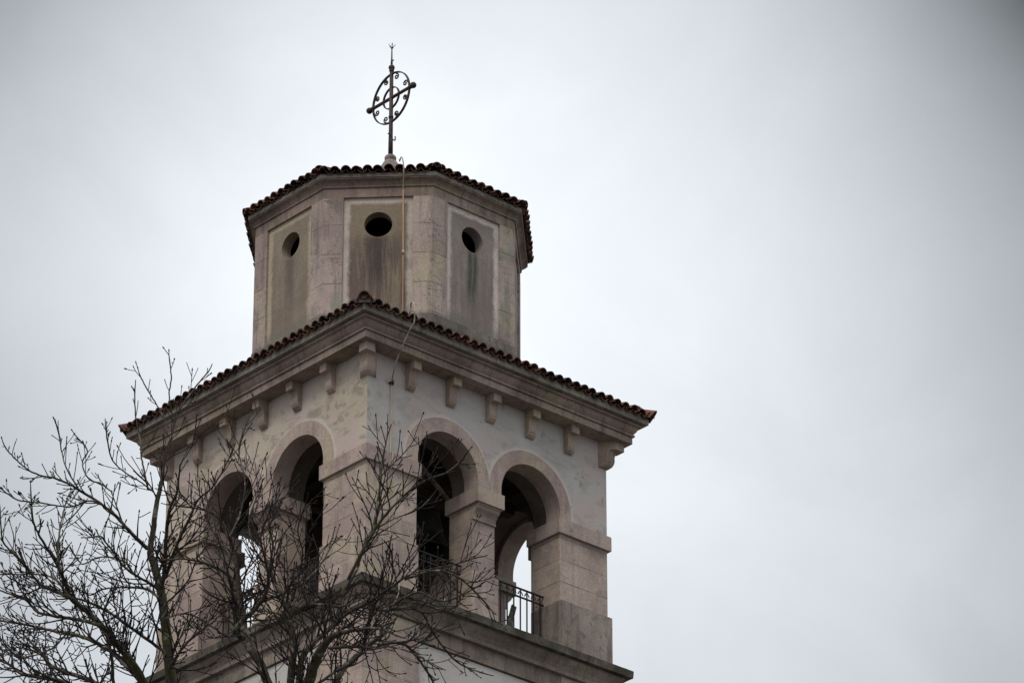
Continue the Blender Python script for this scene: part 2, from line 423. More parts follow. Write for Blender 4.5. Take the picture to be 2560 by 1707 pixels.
# string course below the belfry: flat band, fillet, cyma, lichened slab
b = MB(); b.ring([(2.85, -5.73), (2.945, -5.73), (2.945, -5.43), (3.03, -5.425), (3.035, -5.36), (3.0, -5.345), (3.005, -5.32), (3.03, -5.26), (3.09, -5.19), (3.12, -5.135), (3.12, -5.12), (2.4, -5.11)], 4)
part(b, 'string_course', M['stone_under'])
b = MB()
random.seed(4)
def ragged_ring(b, ap0, prof, n, seg, amp):
    # like ring but cut into short lengths with tiny irregularities, for worn edges
    P = len(prof); vs = []; fs = []
    for k in range(n):
        a = 2 * PI * k / n; c, s = math.cos(a), math.sin(a); tn = math.tan(PI / n)
        base = len(vs)
        for j in range(seg + 1):
            f = -1 + 2 * j / seg
            for ap, z in prof:
                e = 0 if j in (0, seg) else random.uniform(-amp, amp)
                ap2 = ap + e; y = f * ap * tn
                vs.append((c * ap2 - s * y, s * ap2 + c * y, z + (0 if j in (0, seg) else random.uniform(-amp, amp) * 0.6)))
        for j in range(seg):
            for i in range(P - 1):
                q = base + j * P + i; fs.append((q, q + P, q + P + 1, q + 1))
    b.add(vs, fs)
ragged_ring(b, 0, [(2.4, -5.125), (3.08, -5.125), (3.222, -5.122), (3.23, -4.985), (3.215, -4.974), (2.0, -4.968)], 4, 60, 0.005)
part(b, 'ledge_slab', M['stone_lichen'])
b = MB(); b.ring([(2.3, -5.3), (0.001, -5.3)], 4); b.ring([(2.3, -4.95), (0.001, -4.95)], 4); part(b, 'belfry_floor', M['timber'])

# piers ------------------------------------------------------------
T = 0.78
b = MB(); b.prism(lpoly(2.9, 1.72, T), -3.9, -2.57)
pier = part(b, 'corner_pier', M['stone'])
b = MB(); b.prism(lpoly(2.96, 1.66, T + 0.12), -2.57, -2.285)
imp = part(b, 'impost', M['stone_plain'], parent=pier)
b = MB(); b.prism(lpoly(2.96, 1.715, T + 0.06), -4.97, -3.92); b.prism(lpoly(2.96, 1.715, T + 0.06), -3.92, -3.9, lpoly(2.93, 1.718, T + 0.03))
pl = part(b, 'plinth', M['stone'], parent=pier)
for k in (1, 2, 3):
    p2 = dup(pier, tower, k * PI / 2, UP); dup(imp, p2); q = dup(pl, p2)
    if k == 1:
        q.material_slots[0].link = 'OBJECT'; q.material_slots[0].material = M['stone_grey']

b = MB(); b.box((0, -(2.747 + 2.12) / 2, -3.235), (0.534, 2.747 - 2.12, 1.33))
mid = part(b, 'middle_pier', M['stone'])
b = MB(); b.box((0, -(2.96 + 2.06) / 2, -2.4275), (0.65, 0.90, 0.285)); i2 = part(b, 'impost', M['stone_plain'], parent=mid)
prof = [(2.70, -2.86), (2.785, -2.86), (2.785, -2.825), (2.775, -2.81), (2.79, -2.75), (2.83, -2.70), (2.875, -2.66), (2.895, -2.62), (2.895, -2.605), (2.915, -2.60), (2.915, -2.57), (2.70, -2.57)]
b = MB(); n = len(prof)
b.add([(-0.272, -y, z) for y, z in prof] + [(0.272, -y, z) for y, z in prof], [(i, (i + 1) % n, n + (i + 1) % n, n + i) for i in range(n)] + [tuple(range(n)), tuple(range(n, 2 * n))[::-1]])
c2 = part(b, 'capital', M['stone_plain'], parent=mid)
b = MB(); b.box((0, -(2.797 + 2.07) / 2, -4.4375), (0.64, 2.797 - 2.07, 1.075)); p3 = part(b, 'plinth', M['stone'], parent=mid)
for k in (1, 2, 3):
    q = dup(mid, tower, k * PI / 2, UP); dup(i2, q); dup(c2, q); dup(p3, q)

# belfry wall with arch openings ----------------------------------------
CZ, SPR, TOP = -2.16, -2.285, -0.377
def arch_layer(b, y0, y1, half0, half1, r):
    # wall slab between depths y0 (front) and y1 (back), two arch holes of radius r at s = -1, 1
    ss = set([-half0, half0, 0.0])
    for c in (-1, 1):
        for k in range(41):
            ss.add(round(c - r * math.cos(PI * k / 40), 5))
    ss = sorted(s for s in ss)
    def low(s, side):
        for c in (-1, 1):
            d = abs(s - c)
            if d < r - 1e-4: return CZ + math.sqrt(r * r - d * d)
        return SPR
    for y, h in ((y0, half0), (y1, half1)):
        for a, c in zip(ss[:-1], ss[1:]):
            mid_ = (a + c) / 2
            inside = any(abs(mid_ - q) < r for q in (-1, 1))
            la = low(a, 1) if not inside else max(low(a, 1), CZ); lc = low(c, -1) if not inside else max(low(c, -1), CZ)
            if not inside: la = lc = SPR
            sa = max(-h, min(h, a)); sc = max(-h, min(h, c))
            b.add([(sa, y, la), (sc, y, lc), (sc, y, TOP), (sa, y, TOP)], [(0, 1, 2, 3)])
    for c in (-1, 1):
        pts = [(c - r, SPR)] + [(c - r * math.cos(PI * k / 40), CZ + r * math.sin(PI * k / 40)) for k in range(41)] + [(c + r, SPR)]
        for p, q in zip(pts[:-1], pts[1:]):
            b.add([(p[0], y0, p[1]), (q[0], y0, q[1]), (q[0], y1, q[1]), (p[0], y1, p[1])], [(0, 1, 2, 3)])
b = MB()
arch_layer(b, -2.9, -2.56, 2.9, 2.56, 0.86)
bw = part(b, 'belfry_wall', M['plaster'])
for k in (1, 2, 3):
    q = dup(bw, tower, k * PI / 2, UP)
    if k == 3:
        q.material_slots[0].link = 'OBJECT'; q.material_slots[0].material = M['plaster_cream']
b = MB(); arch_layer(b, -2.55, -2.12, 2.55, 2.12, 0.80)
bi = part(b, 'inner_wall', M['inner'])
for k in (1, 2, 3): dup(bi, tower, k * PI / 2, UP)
for c in (-1, 1):
    b = MB(); ri, ro = 0.72, 0.984
    prof = [(ri, SPR)] ; N_ = 48
    inn = [(-ri, SPR)] + [(-ri * math.cos(PI * k / N_), CZ + ri * math.sin(PI * k / N_)) for k in range(N_ + 1)] + [(ri, SPR)]
    out = [(-ro, SPR)] + [(-ro * math.cos(PI * k / N_), CZ + ro * math.sin(PI * k / N_)) for k in range(N_ + 1)] + [(ro, SPR)]
    n = len(inn)
    vs = [(c + x, -2.922, z) for x, z in inn] + [(c + x, -2.922, z) for x, z in out] + [(c + x, -2.54, z) for x, z in inn] + [(c + x, -2.54, z) for x, z in out]
    fs = []
    for i in range(n - 1):
        fs += [(i, i + 1, n + i + 1, n + i), (i, 2 * n + i, 2 * n + i + 1, i + 1), (n + i, n + i + 1, 3 * n + i + 1, 3 * n + i), (2 * n + i, 3 * n + i, 3 * n + i + 1, 2 * n + i + 1)]
    b.add(vs, fs)
    av = part(b, 'archivolt', M['stone_plain'])
    for k in (1, 2, 3): dup(av, tower, k * PI / 2, UP)
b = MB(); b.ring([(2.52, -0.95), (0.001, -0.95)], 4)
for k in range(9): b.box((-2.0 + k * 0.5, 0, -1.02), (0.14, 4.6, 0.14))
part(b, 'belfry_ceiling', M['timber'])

# cornice ------------------------------------------------------------
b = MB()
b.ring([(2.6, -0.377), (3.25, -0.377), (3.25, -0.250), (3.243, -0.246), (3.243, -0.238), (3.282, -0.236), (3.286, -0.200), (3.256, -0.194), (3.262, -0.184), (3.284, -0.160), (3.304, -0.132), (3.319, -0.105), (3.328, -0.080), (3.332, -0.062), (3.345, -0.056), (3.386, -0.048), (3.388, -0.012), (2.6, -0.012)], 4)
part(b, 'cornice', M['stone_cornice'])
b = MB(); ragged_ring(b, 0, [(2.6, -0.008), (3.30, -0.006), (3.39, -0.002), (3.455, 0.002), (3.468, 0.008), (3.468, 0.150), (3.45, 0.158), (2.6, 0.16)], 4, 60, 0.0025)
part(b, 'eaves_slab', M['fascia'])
# corbels
cprof = [(0.24, -0.375), (0.24, -0.54), (0.15, -0.543), (0.135, -0.56), (0.118, -0.62), (0.112, -0.68), (0.115, -0.72), (0.108, -0.78), (0.085, -0.84), (0.045, -0.882), (0.0, -0.905)]
def corbel_mesh():
    b = MB(); n = len(cprof); h = 0.0925
    for sx in (-h, h):
        b.add([(sx, -d, z) for d, z in cprof] + [(sx, 0.02, -0.905), (sx, 0.02, -0.375)], [tuple(range(n + 2))])
    vs = [(-h, -d, z) for d, z in cprof] + [(h, -d, z) for d, z in cprof]
    b.add(vs, [(i, i + 1, n + i + 1, n + i) for i in range(n - 1)])
    return b
first = None
for k in range(4):
    rot = Matrix.Rotation(k * PI / 2, 3, 'Z')
    for s in (-1.926, -0.963, 0.0, 0.963, 1.926):
        p = rot @ Vector((s, -W + 0.0005, 0)) + Vector(UP)
        if first is None:
            first = corbel_mesh().build('corbel', M['corbel'], tower, p, k * PI / 2)
        else:
            dup(first, tower, k * PI / 2, p)
b = MB(); L = 0.203
for (d0, z0), (d1, z1) in zip(cprof[:-1], cprof[1:]):
    def plan(d, z): return [(-W + L, -W, z), (-W - d + L, -W - d, z), (-W - d, -W - d, z), (-W - d, -W - d + L, z), (-W, -W + L, z)]
    A, B = plan(d0, z0), plan(d1, z1 + 0.0)
    b.add(A + B, [(i, i + 1, 5 + i + 1, 5 + i) for i in range(4)])
cc = part(b, 'corbel', M['corbel'])
for k in (1, 2, 3): dup(cc, tower, k * PI / 2, UP)

# tiled roofs -----------------------------------------------------------
def coppo(b, p, axis, up, length, r0, r1, concave, tint, thick=0.014, sides=7):
    axis = axis.normalized(); side = axis.cross(up).normalized(); nrm = side.cross(axis).normalized()
    vs = []; sg = -1 if concave else 1
    for (q, r) in ((p, r0), (p + axis * length, r1)):
        for rr in (r, r - thick):
            for k in range(sides + 1):
                a = PI * (0.04 + 0.92 * k / sides)
                vs.append(q + side * math.cos(a) * rr + nrm * (math.sin(a) * rr * (1.0 if not concave else 0.86) * sg))
    n = sides + 1; fs = []
    for k in range(sides):
        fs += [(k, k + 1, 2 * n + k + 1, 2 * n + k), (n + k, 3 * n + k, 3 * n + k + 1, n + k + 1), (k, n + k, n + k + 1, k + 1), (2 * n + k, 2 * n + k + 1, 3 * n + k + 1, 3 * n + k)]
    fs += [(0, 2 * n, 3 * n, n), (sides, n + sides, 3 * n + sides, 2 * n + sides)]
    b.add(vs, fs, False)
    b.tint += [tint] * len(vs)
def ridge_tile(b, p, axis, tint, slant):
    axis = axis.normalized(); side = axis.cross(Vector((0, 0, 1))).normalized(); nrm = side.cross(axis).normalized()
    n = 13; vs = []
    for q, k0 in ((0.0, 1.0), (0.46, 0.86)):
        for th in (0.0, 0.016):
            for k in range(n):
                a = PI * k / (n - 1); w = 0.128 * k0 - th; h = 0.215 * k0 - th
                hz = math.sin(a) ** 0.85 * h
                back = (0.10 * (1 - hz / h) if (slant and q == 0.0) else 0.0)
                vs.append(p + axis * (q + back) + side * math.cos(a) * w + nrm * hz)
    fs = []
    for k in range(n - 1):
        fs += [(k, k + 1, 2 * n + k + 1, 2 * n + k), (n + k, 3 * n + k, 3 * n + k + 1, n + k + 1), (k, n + k, n + k + 1, k + 1), (2 * n + k, 2 * n + k + 1, 3 * n + k + 1, 3 * n + k)]
    b.add(vs, fs); b.tint += [tint] * len(vs)
def tiled_roof(n, ap_e, z_e, pitch, rise_to_ap, cols, name, rr=0.096):
    b = MB(); b.tint = []; hips = []
    deck = MB(); tn = math.tan(PI / n)
    dz = (ap_e - rise_to_ap) * math.tan(pitch)
    deck.ring([(ap_e - 0.16, z_e - 0.03), (ap_e - 0.075, z_e - 0.03), (max(rise_to_ap, 0.01), z_e + dz - 0.05)], n)
    for k in range(n):
        a = 2 * PI * k / n
        if n == 4: a -= PI / 2
        out = Vector((math.cos(a), math.sin(a), 0)); tan = Vector((-math.sin(a), math.cos(a), 0))
        axis = (-out * math.cos(pitch) + Vector((0, 0, 1)) * math.sin(pitch))
        side_len = 2 * ap_e * tn; step = side_len / cols
        slope = (ap_e - rise_to_ap) / math.cos(pitch); rows = max(1, int(math.ceil(slope / 0.33)))
        for c in range(cols * 2 + 1):
            conc = c % 2 == 0
            s = -side_len / 2 + step * c / 2
            for r in range(rows):
                d = r * 0.33
                ap = ap_e - d * math.cos(pitch)
                if abs(s) > ap * tn - 0.035: break
                if r > 0 and n == 4 and ap < rise_to_ap: break
                j = random.uniform
                p = out * (ap + j(-0.012, 0.012) + (0.015 if not conc else 0)) + tan * (s + j(-0.008, 0.008)) + Vector((0, 0, z_e + d * math.sin(pitch) + (0.0 if not conc else 0.03) + j(-0.011, 0.011)))
                ax = (axis + tan * j(-0.055, 0.055) + Vector((0, 0, j(-0.02, 0.02))))
                coppo(b, p, ax, Vector((0, 0, 1)), 0.40, rr if not conc else rr * 0.95, rr * 0.82 if not conc else rr * 0.85, conc, (random.random() ** 1.6, random.random(), random.random()))
        # hip tiles
        a2 = a + PI / n; co = Vector((math.cos(a2), math.sin(a2), 0)); rc = ap_e / math.cos(PI / n)
        p2 = math.atan(math.tan(pitch) * math.cos(PI / n))
        hl = (ap_e - rise_to_ap) / math.cos(PI / n) / math.cos(p2)
        hip = MB(); hip.tint = []
        for r in range(int(hl / 0.33) + 1):
            d = r * 0.33
            p = co * (rc + (0.008 if n == 4 else 0.0) - d * math.cos(p2)) + Vector((0, 0, z_e + (0.07 if n == 4 else 0.025) + d * math.sin(p2) + random.uniform(-.006, .006)))
            ax = -co * math.cos(p2) + Vector((0, 0, math.sin(p2))) + tan * random.uniform(-.02, .02)
            if n == 4:
                ridge_tile(hip, p - Vector((0, 0, 0.125)), ax, (random.random() ** 1.5, random.random(), random.random()), r == 0)
                continue
            coppo(hip, p, ax, Vector((0, 0, 1)), 0.42, rr * (1.2 if n == 4 else 1.05), rr * 0.95, False, (random.random() ** 1.5, random.random(), random.random()), sides=9)
        hips.append(hip)
    o = part(b, name, M['tile'])
    for h in hips: h.build('hip_tiles', M['tile'], o)
    if n == 4:
        for k in range(4):
            a2 = PI / 4 + k * PI / 2; co = Vector((math.cos(a2), math.sin(a2), 0)); sd_ = Vector((-co.y, co.x, 0)); rc = ap_e / math.cos(PI / n)
            mb = MB(); vs = []
            for q, hh in ((-0.075, 0.165), (-0.5, 0.24)):
                for kk in range(9):
                    a3 = PI * kk / 8
                    vs.append(co * (rc + q) + sd_ * math.cos(a3) * 0.125 + Vector((0, 0, z_e - 0.02 + math.sin(a3) ** 0.85 * hh)))
            mb.add(vs, [(i, i + 1, 10 + i, 9 + i) for i in range(8)] + [tuple(range(9))])
            mb.build('mortar', M['fascia'], o)
    deck.build('roof_deck', M['timber'], o)
    return o
random.seed(11)
tiled_roof(4, 3.545, 0.142, R(17), 2.3, 34, 'lower_roof')
tiled_roof(8, 2.662, 4.135, R(24), 0.0, 11, 'drum_roof')

# octagonal drum ----------------------------------------------------------
AP = 2.453
t8 = math.tan(PI / 8)
b = MB()
for k in range(8):
    a = PI / 8 + k * PI / 4
    rc = AP / math.cos(PI / 8); rin = (AP - 0.12) / math.cos(PI / 8)
    P0 = Vector((rc * math.cos(a), rc * math.sin(a)))
    def along(sgn, ap):
        f = a - sgn * PI / 8; o_ = Vector((math.cos(f), math.sin(f))); tt = Vector((-math.sin(f), math.cos(f))) * sgn
        return o_ * ap + tt * 0.652
    poly = [P0, along(-1, AP), along(-1, AP - 0.12), Vector((rin * math.cos(a), rin * math.sin(a))), along(1, AP - 0.12), along(1, AP)]
    b.prism([tuple(p) for p in poly], 0.3, 3.675)
part(b, 'drum_pilasters', M['stone_drum'])
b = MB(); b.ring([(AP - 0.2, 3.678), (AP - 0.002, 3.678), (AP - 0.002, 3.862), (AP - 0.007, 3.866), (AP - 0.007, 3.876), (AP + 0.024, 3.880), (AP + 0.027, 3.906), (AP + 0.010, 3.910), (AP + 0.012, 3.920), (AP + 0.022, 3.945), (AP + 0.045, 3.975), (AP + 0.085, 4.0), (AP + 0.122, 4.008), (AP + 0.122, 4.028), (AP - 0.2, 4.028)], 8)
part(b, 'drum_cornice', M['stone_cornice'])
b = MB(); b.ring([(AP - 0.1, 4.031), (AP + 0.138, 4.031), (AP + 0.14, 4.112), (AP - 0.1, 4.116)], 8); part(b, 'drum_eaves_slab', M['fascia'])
b = MB(); b.ring([(AP + 0.05, 0.3), (AP + 0.045, 1.02), (AP + 0.012, 1.20), (AP - 0.10, 1.247)], 8); part(b, 'drum_base', M['base'])
def panel_mesh():
    b = MB(); rw = 0.262; n = 64; y0, y1 = 0.045, 0.26
    def rect(ang, hw, zb, zt):
        c, s = math.cos(ang), math.sin(ang)
        k = min([hw / abs(c) if abs(c) > 1e-9 else 1e9] + [(zt / s) if s > 1e-9 else 1e9] + [(zb / s) if s < -1e-9 else 1e9])
        return c * k, s * k
    angs = [2 * PI * i / n for i in range(n)]
    for hw, zb, zt in ((0.66, -1.9, 0.565), (0.905, -2.7, 0.80)):
        for sx in (-1, 1):
            for zz in (zb, zt): angs.append(math.atan2(zz, sx * hw) % (2 * PI))
    angs = sorted(set(angs)); n = len(angs)
    I0 = [(rw * math.cos(a), y0, rw * math.sin(a)) for a in angs]
    O0 = [(rect(a, 0.66, -1.9, 0.565)[0], y0, rect(a, 0.66, -1.9, 0.565)[1]) for a in angs]
    I1 = [(rw * math.cos(a), y1, rw * math.sin(a)) for a in angs]
    O1 = [(rect(a, 0.905, -2.7, 0.80)[0], y1, rect(a, 0.905, -2.7, 0.80)[1]) for a in angs]
    fs = []
    for i in range(n):
        j = (i + 1) % n
        fs += [(i, j, n + j, n + i), (i, 2 * n + i, 2 * n + j, j), (2 * n + i, 3 * n + i, 3 * n + j, 2 * n + j)]
    b.add(I0 + O0 + I1 + O1, fs)
    return b
ZW = 3.115
pm = {}
for k in range(8):
    a = k * PI / 4      # face normal direction
    nrm = Vector((math.cos(a), math.sin(a), 0))
    key = {5: 'panel_stained', 4: 'panel_olive', 6: 'panel_grey'}.get(k, ('panel_grey' if k == 7 else 'panel_olive'))
    rot = a + PI / 2    # local -y looks along the normal
    loc = nrm * AP + Vector((0, 0, ZW - GROUND))
    if key not in pm:
        pm[key] = panel_mesh().build('drum_panel', M[key], tower, loc, rot)
    else:
        dup(pm[key], tower, rot, loc)
b = MB(); b.ring([(2.3, 0.45), (0.001, 0.45)], 8); part(b, 'drum_floor', M['timber'])
# stone pedestal of the cross
b = MB(); b.lathe([(0.26, 5.2), (0.24, 5.60), (0.175, 5.74), (0.13, 5.82), (0.10, 5.85), (0.112, 5.862), (0.115, 5.93), (0.09, 5.96), (0.0, 5.97)], seg=20)
part(b, 'pedestal', M['stone_grey'])

# ------------------------------------------------------------------ wrought iron cross
ZC = 7.26
cross = tag(empty('iron_cross', (0, 0, 5.96)), 'dark wrought iron cross with scrolled ring on top of the octagonal roof', 'cross')
def cpart(mb, name, mat='iron', parent=None):
    return mb.build(name, M[mat], parent or cross, (0, 0, 0) if parent else (0, 0, -5.96))
b = MB(); b.tube([(0, 0, 5.93), (0, 0, 6.35), (0, 0, 6.42), (0, 0, 7.92)], [0.048, 0.044, 0.041, 0.038], 12); b.tube([(0.0, -0.05, 6.38), (0.0, 0.05, 6.38)], 0.012, 6)
b.tube([(0, 0, 6.83 - .02), (0, 0, 6.83 + .02)], 0.05, 12); b.tube([(0, 0, 7.86), (0, 0, 7.90)], 0.048, 12)
pole = cpart(b, 'pole')
b = MB()
b.tube([(0.04, -0.02, 6.33), (0.085, -0.03, 6.33), (0.09, -0.03, 6.38), (0.085, -0.03, 6.42)], 0.014, 6)
cpart(b, 'bracket', parent=pole)
b = MB(); b.tube([(-0.03, -0.03, 6.40), (-0.10, -0.03, 6.42)], 0.013, 6); cpart(b, 'bracket', parent=pole)
b = MB(); b.ball((0, 0, 7.945), 0.063, 16, 10); cpart(b, 'knob')
b = MB(); b.tube([(0, -0.62, ZC), (0, 0.62, ZC)], 0.033, 12)
for s in (-1, 1): b.tube([(0, s * 0.54, ZC), (0, s * 0.60, ZC)], 0.044, 12)
cpart(b, 'crossbar')
for s in (-1, 1):
    b = MB(); b.ball((0, s * 0.655, ZC), 0.064, 16, 10); cpart(b, 'knob')
def ring_mesh(r, w, h):
    b = MB(); n = 72
    vs = []
    for k in range(n):
        a = 2 * PI * k / n
        for rr, x in ((r - h, -w), (r + h, -w), (r + h, w), (r - h, w)): vs.append((x, rr * math.cos(a), ZC + rr * math.sin(a)))
    b.add(vs, [(k * 4 + i, ((k + 1) % n) * 4 + i, ((k + 1) % n) * 4 + (i + 1) % 4, k * 4 + (i + 1) % 4) for k in range(n) for i in range(4)])
    return b
cpart(ring_mesh(0.54, 0.022, 0.011), 'ring'); cpart(ring_mesh(0.228, 0.020, 0.010), 'ring')
for q in range(4):
    for s in (-1, 1):
        th = PI / 2 * q + s * R(20)
        c = Vector((0.445 * math.cos(th), 0.445 * math.sin(th))); st = PI / 2 * q + s * R(6)
        p0 = Vector((0.532 * math.cos(PI / 2 * q + s * R(14)), 0.532 * math.sin(PI / 2 * q + s * R(14))))
        pts = []; d = p0 - c; a0 = math.atan2(d.y, d.x); r0 = d.length
        for i in range(26):
            f = i / 25; rr = 0.052 * (1 - f) ** 0.8 + 0.012; aa = a0 + s * f * 2 * PI * 1.25
            if i == 0: pts.append((0, p0.x, ZC + p0.y))
            else: pts.append((0, c.x + rr * math.cos(aa), ZC + c.y + rr * math.sin(aa)))
        b = MB(); b.tube(pts, [0.015] * 24 + [0.02, 0.022], 6); cpart(b, 'scroll')
b = MB(); b.tube([(0, 0, 8.0), (0, 0, 8.12), (0, 0, 8.13), (0, 0, 8.36)], [0.022, 0.02, 0.016, 0.012], 8)
b.tube([(0, 0, 8.10), (0.03, -0.03, 8.12)], 0.014, 6)
cpart(b, 'rod')
b = MB()
for k in range(5):
    a = 2 * PI * k / 5 + 0.4
    b.tube([(0, 0, 8.36), (0.03 * math.cos(a), 0.03 * math.sin(a), 8.42), (0.075 * math.cos(a), 0.075 * math.sin(a), 8.47)], [0.009, 0.008, 0.004], 5)
b.tube([(0, 0, 8.34), (0, 0, 8.51)], [0.010, 0.004], 5)
cpart(b, 'spikes')

# ------------------------------------------------------------------ lightning conductor
lc = tag(empty('lightning_conductor', (-2.4, -2.9, 0)), 'thin copper and pale conductor cable running down the drum and the right belfry face', 'cable')
def lpart(mb, name, mat): 
    return mb.build(name, M[mat], lc, (2.4, 2.9, 0))
def smooth(pts, n=8):
    pts = [Vector(p) for p in pts]; out = []
    for i in range(len(pts) - 1):
        p0, p1, p2, p3 = pts[max(i - 1, 0)], pts[i], pts[i + 1], pts[min(i + 2, len(pts) - 1)]
        for k in range(n):
            t = k / n
            out.append(0.5 * ((2 * p1) + (p2 - p0) * t + (2 * p0 - 5 * p1 + 4 * p2 - p3) * t * t + (3 * p1 - p0 - 3 * p2 + p3) * t ** 3))
    out.append(pts[-1]); return out
b = MB()
b.tube(smooth([(-1.30, -1.80, 4.62), (-1.47, -2.02, 4.42), (-1.56, -2.16, 4.40), (-1.615, -2.265, 4.33), (-1.60, -2.285, 4.18), (-1.575, -2.265, 4.04), (-1.50, -2.17, 3.90), (-1.452, -2.11, 3.78)]), 0.0125, 7)
lpart(b, 'cable', 'cable')
b = MB(); b.tube([(-1.452, -2.11, 3.78), (-1.43, -2.105, 2.45), (-1.41, -2.09, 1.2), (-1.40, -2.10, 0.80), (-1.5, -2.3, 0.62)], 0.0135, 7); b.tube([(-1.43, -2.105, 2.42), (-1.43, -2.105, 2.50)], 0.026, 8)
lpart(b, 'cable', 'copper')
b = MB()
b.tube(smooth([(-1.5, -2.3, 0.62), (-1.9, -2.9, 0.50), (-2.25, -3.28, 0.40), (-2.30, -3.36, 0.50), (-2.35, -3.44, 0.545), (-2.395, -3.56, 0.45), (-2.42, -3.62, 0.25)]), 0.0135, 7)
lpart(b, 'cable', 'cable')
b = MB(); b.tube(smooth([(-2.42, -3.62, 0.25), (-2.43, -3.61, 0.04), (-2.455, -3.54, -0.07), (-2.47, -3.38, -0.30), (-2.45, -3.20, -0.50), (-2.41, -3.05, -0.70), (-2.37, -2.94, -0.89)]), 0.0125, 7)
lpart(b, 'cable', 'cable_olive')
b = MB(); b.box((-2.368, -2.93, -0.90), (0.09, 0.05, 0.035)); b.box((-2.355, -2.95, -0.88), (0.03, 0.04, 0.06)); lpart(b, 'clamp', 'iron')
b = MB(); b.tube([(-2.362, -2.925, -0.9), (-2.36, -2.925, -2.27), (-2.36, -2.985, -2.30), (-2.36, -2.985, -2.56), (-2.358, -2.925, -2.6), (-2.37, -2.925, -3.88), (-2.375, -2.985, -3.94), (-2.385, -2.985, -4.93), (-2.39, -3.10, -4.955), (-2.40, -3.25, -4.96), (-2.40, -3.25, -5.14), (-2.42, -3.06, -5.44), (-2.43, -2.99, -5.6), (-2.5, -2.99, -12)], 0.010, 6)
lpart(b, 'cable', 'cable')

# ------------------------------------------------------------------ bell and frame
frame = tag(empty('bell_stand', (0, 0, -4.95)), 'dark timber frame carrying the bell inside the belfry', 'bell frame')
for (c, d) in (((-0.2, -1.2, -1.42), (4.5, 0.2, 0.22)), ((-0.2, 1.0, -1.42), (4.5, 0.2, 0.22))):
    b = MB(); b.box((c[0], c[1], c[2] + 4.95), d); b.build('beam', M['timber'], frame)
for x, y in ((-1.9, -1.2), (1.6, 1.0), (-1.9, 1.0)):
    b = MB(); b.box((x, y, 1.7), (0.2, 0.19, 3.42)); b.build('post', M['timber'], frame)
b = MB(); b.box((0, 0, 0), (0.12, 0.12, 1.6), Matrix.Rotation(R(50), 3, 'Y')); b.build('brace', M['timber'], frame, (-1.35, -1.2, 3.0))
d = Vector((0.513, 0, -0.368)).normalized()
b = MB(); b.box((0, 0, 0), (0.06, 0.06, 1.5), Vector((0, 0, 1)).rotation_difference(d).to_matrix()); b.build('brace', M['plank'], frame, (-0.47, -2.0, -1.99 + 4.95))
BX, BY = 0.05, -0.95
bell = tag(empty('bell', (BX, BY, -2.85)), 'large dark bronze bell hanging behind the left arch of the right face', 'bell')
b = MB(); s = 1.0
prof = [(0.0, 0.98), (0.16, 0.98), (0.28, 0.93), (0.34, 0.84), (0.37, 0.70), (0.40, 0.50), (0.44, 0.32), (0.52, 0.16), (0.62, 0.06), (0.66, 0.0), (0.64, -0.015), (0.60, 0.0), (0.54, 0.08), (0.46, 0.2), (0.40, 0.34), (0.36, 0.55), (0.30, 0.86), (0.0, 0.92)]
b.lathe(prof, seg=40); b.build('body', M['bronze'], bell)
b = MB(); b.tube([(0, 0, 0.95), (0, 0, 1.14)], 0.11, 10); b.box((0, 0, 1.20), (0.95, 0.24, 0.20)); b.build('headstock', M['timber'], bell)
b = MB(); b.tube([(0, 0, 0.85), (0.0, 0, 0.1)], 0.025, 8); b.ball((0, 0, 0.04), 0.085); b.build('clapper', M['iron_dark'], bell)

# ------------------------------------------------------------------ balcony railings
def railing():
    root = empty('balcony_railing')
    y = 0.0; z0 = -4.97; hw = 0.72
    def rp(mb, name): return mb.build(name, M['iron_dark'], root)
    b = MB(); b.box((0, 0, -3.70), (2 * hw, 0.045, 0.018)); rp(b, 'top_rail')
    b = MB(); b.box((0, 0, -3.865), (2 * hw, 0.035, 0.022)); rp(b, 'lower_rail')
    for k in range(9):
        x = -0.64 + k * 0.16
        b = MB(); b.box((x, 0, (-3.71 + z0) / 2), (0.02, 0.02, abs(-3.71 - z0))); rp(b, 'bar')
    for k in range(16):
        x = -0.60 + k * 0.08; s = 1 if k % 2 else -1
        pts = [(x + s * 0.030 * (1 - i / 22) * math.cos(i * 0.42) , 0, -3.785 + 0.045 * (1 - i / 26) * math.sin(i * 0.42 + 1.2)) for i in range(16)]
        b = MB(); b.tube(pts, 0.0075, 5); rp(b, 'scroll')
    b = MB(); b.box((0, 0, -4.93), (2 * hw, 0.03, 0.02)); rp(b, 'bottom_rail')
    return root
def copy_thing(o, parent=None):
    c = o.copy(); col.objects.link(c)
    if parent: c.parent = parent
    for ch in list(o.children): copy_thing(ch, c)
    return c
rail0 = railing()
spec = [((1.0, -2.45, 0), 0, 'black iron railing with scrolls in the right arch of the right-hand face'),
        ((-1.0, -2.45, 0), 0, 'black iron railing with scrolls below the bell, in the arch beside the near corner'),
        ((-2.45, -1.0, 0), -PI / 2, 'black iron railing behind branches in the nearer arch of the left-hand face'),
        ((-2.45, 1.0, 0), -PI / 2, 'black iron railing behind branches in the farther arch of the left-hand face')]
for i, (loc, rz, lab) in enumerate(spec):
    o = rail0 if i == 0 else copy_thing(rail0)
    o.location = loc; o.rotation_euler = (0, 0, rz); tag(o, lab, 'railing', 'belfry railings')
# plank leaning inside
pk = tag(empty('wooden_plank', (0.86, -2.3, -4.97)), 'grey wooden plank leaning behind the right arch railing', 'plank')
d = Vector((0.335, 0.06, 1.01))
b = MB(); b.box(d * 0.5, (0.105, 0.035, d.length), Vector((0, 0, 1)).rotation_difference(d).to_matrix()); b.build('board', M['plank'], pk)
b = MB(); b.box((0.30, 0.13, 0.41), (0.085, 0.06, 0.82)); b.build('prop', M['plank'], pk)

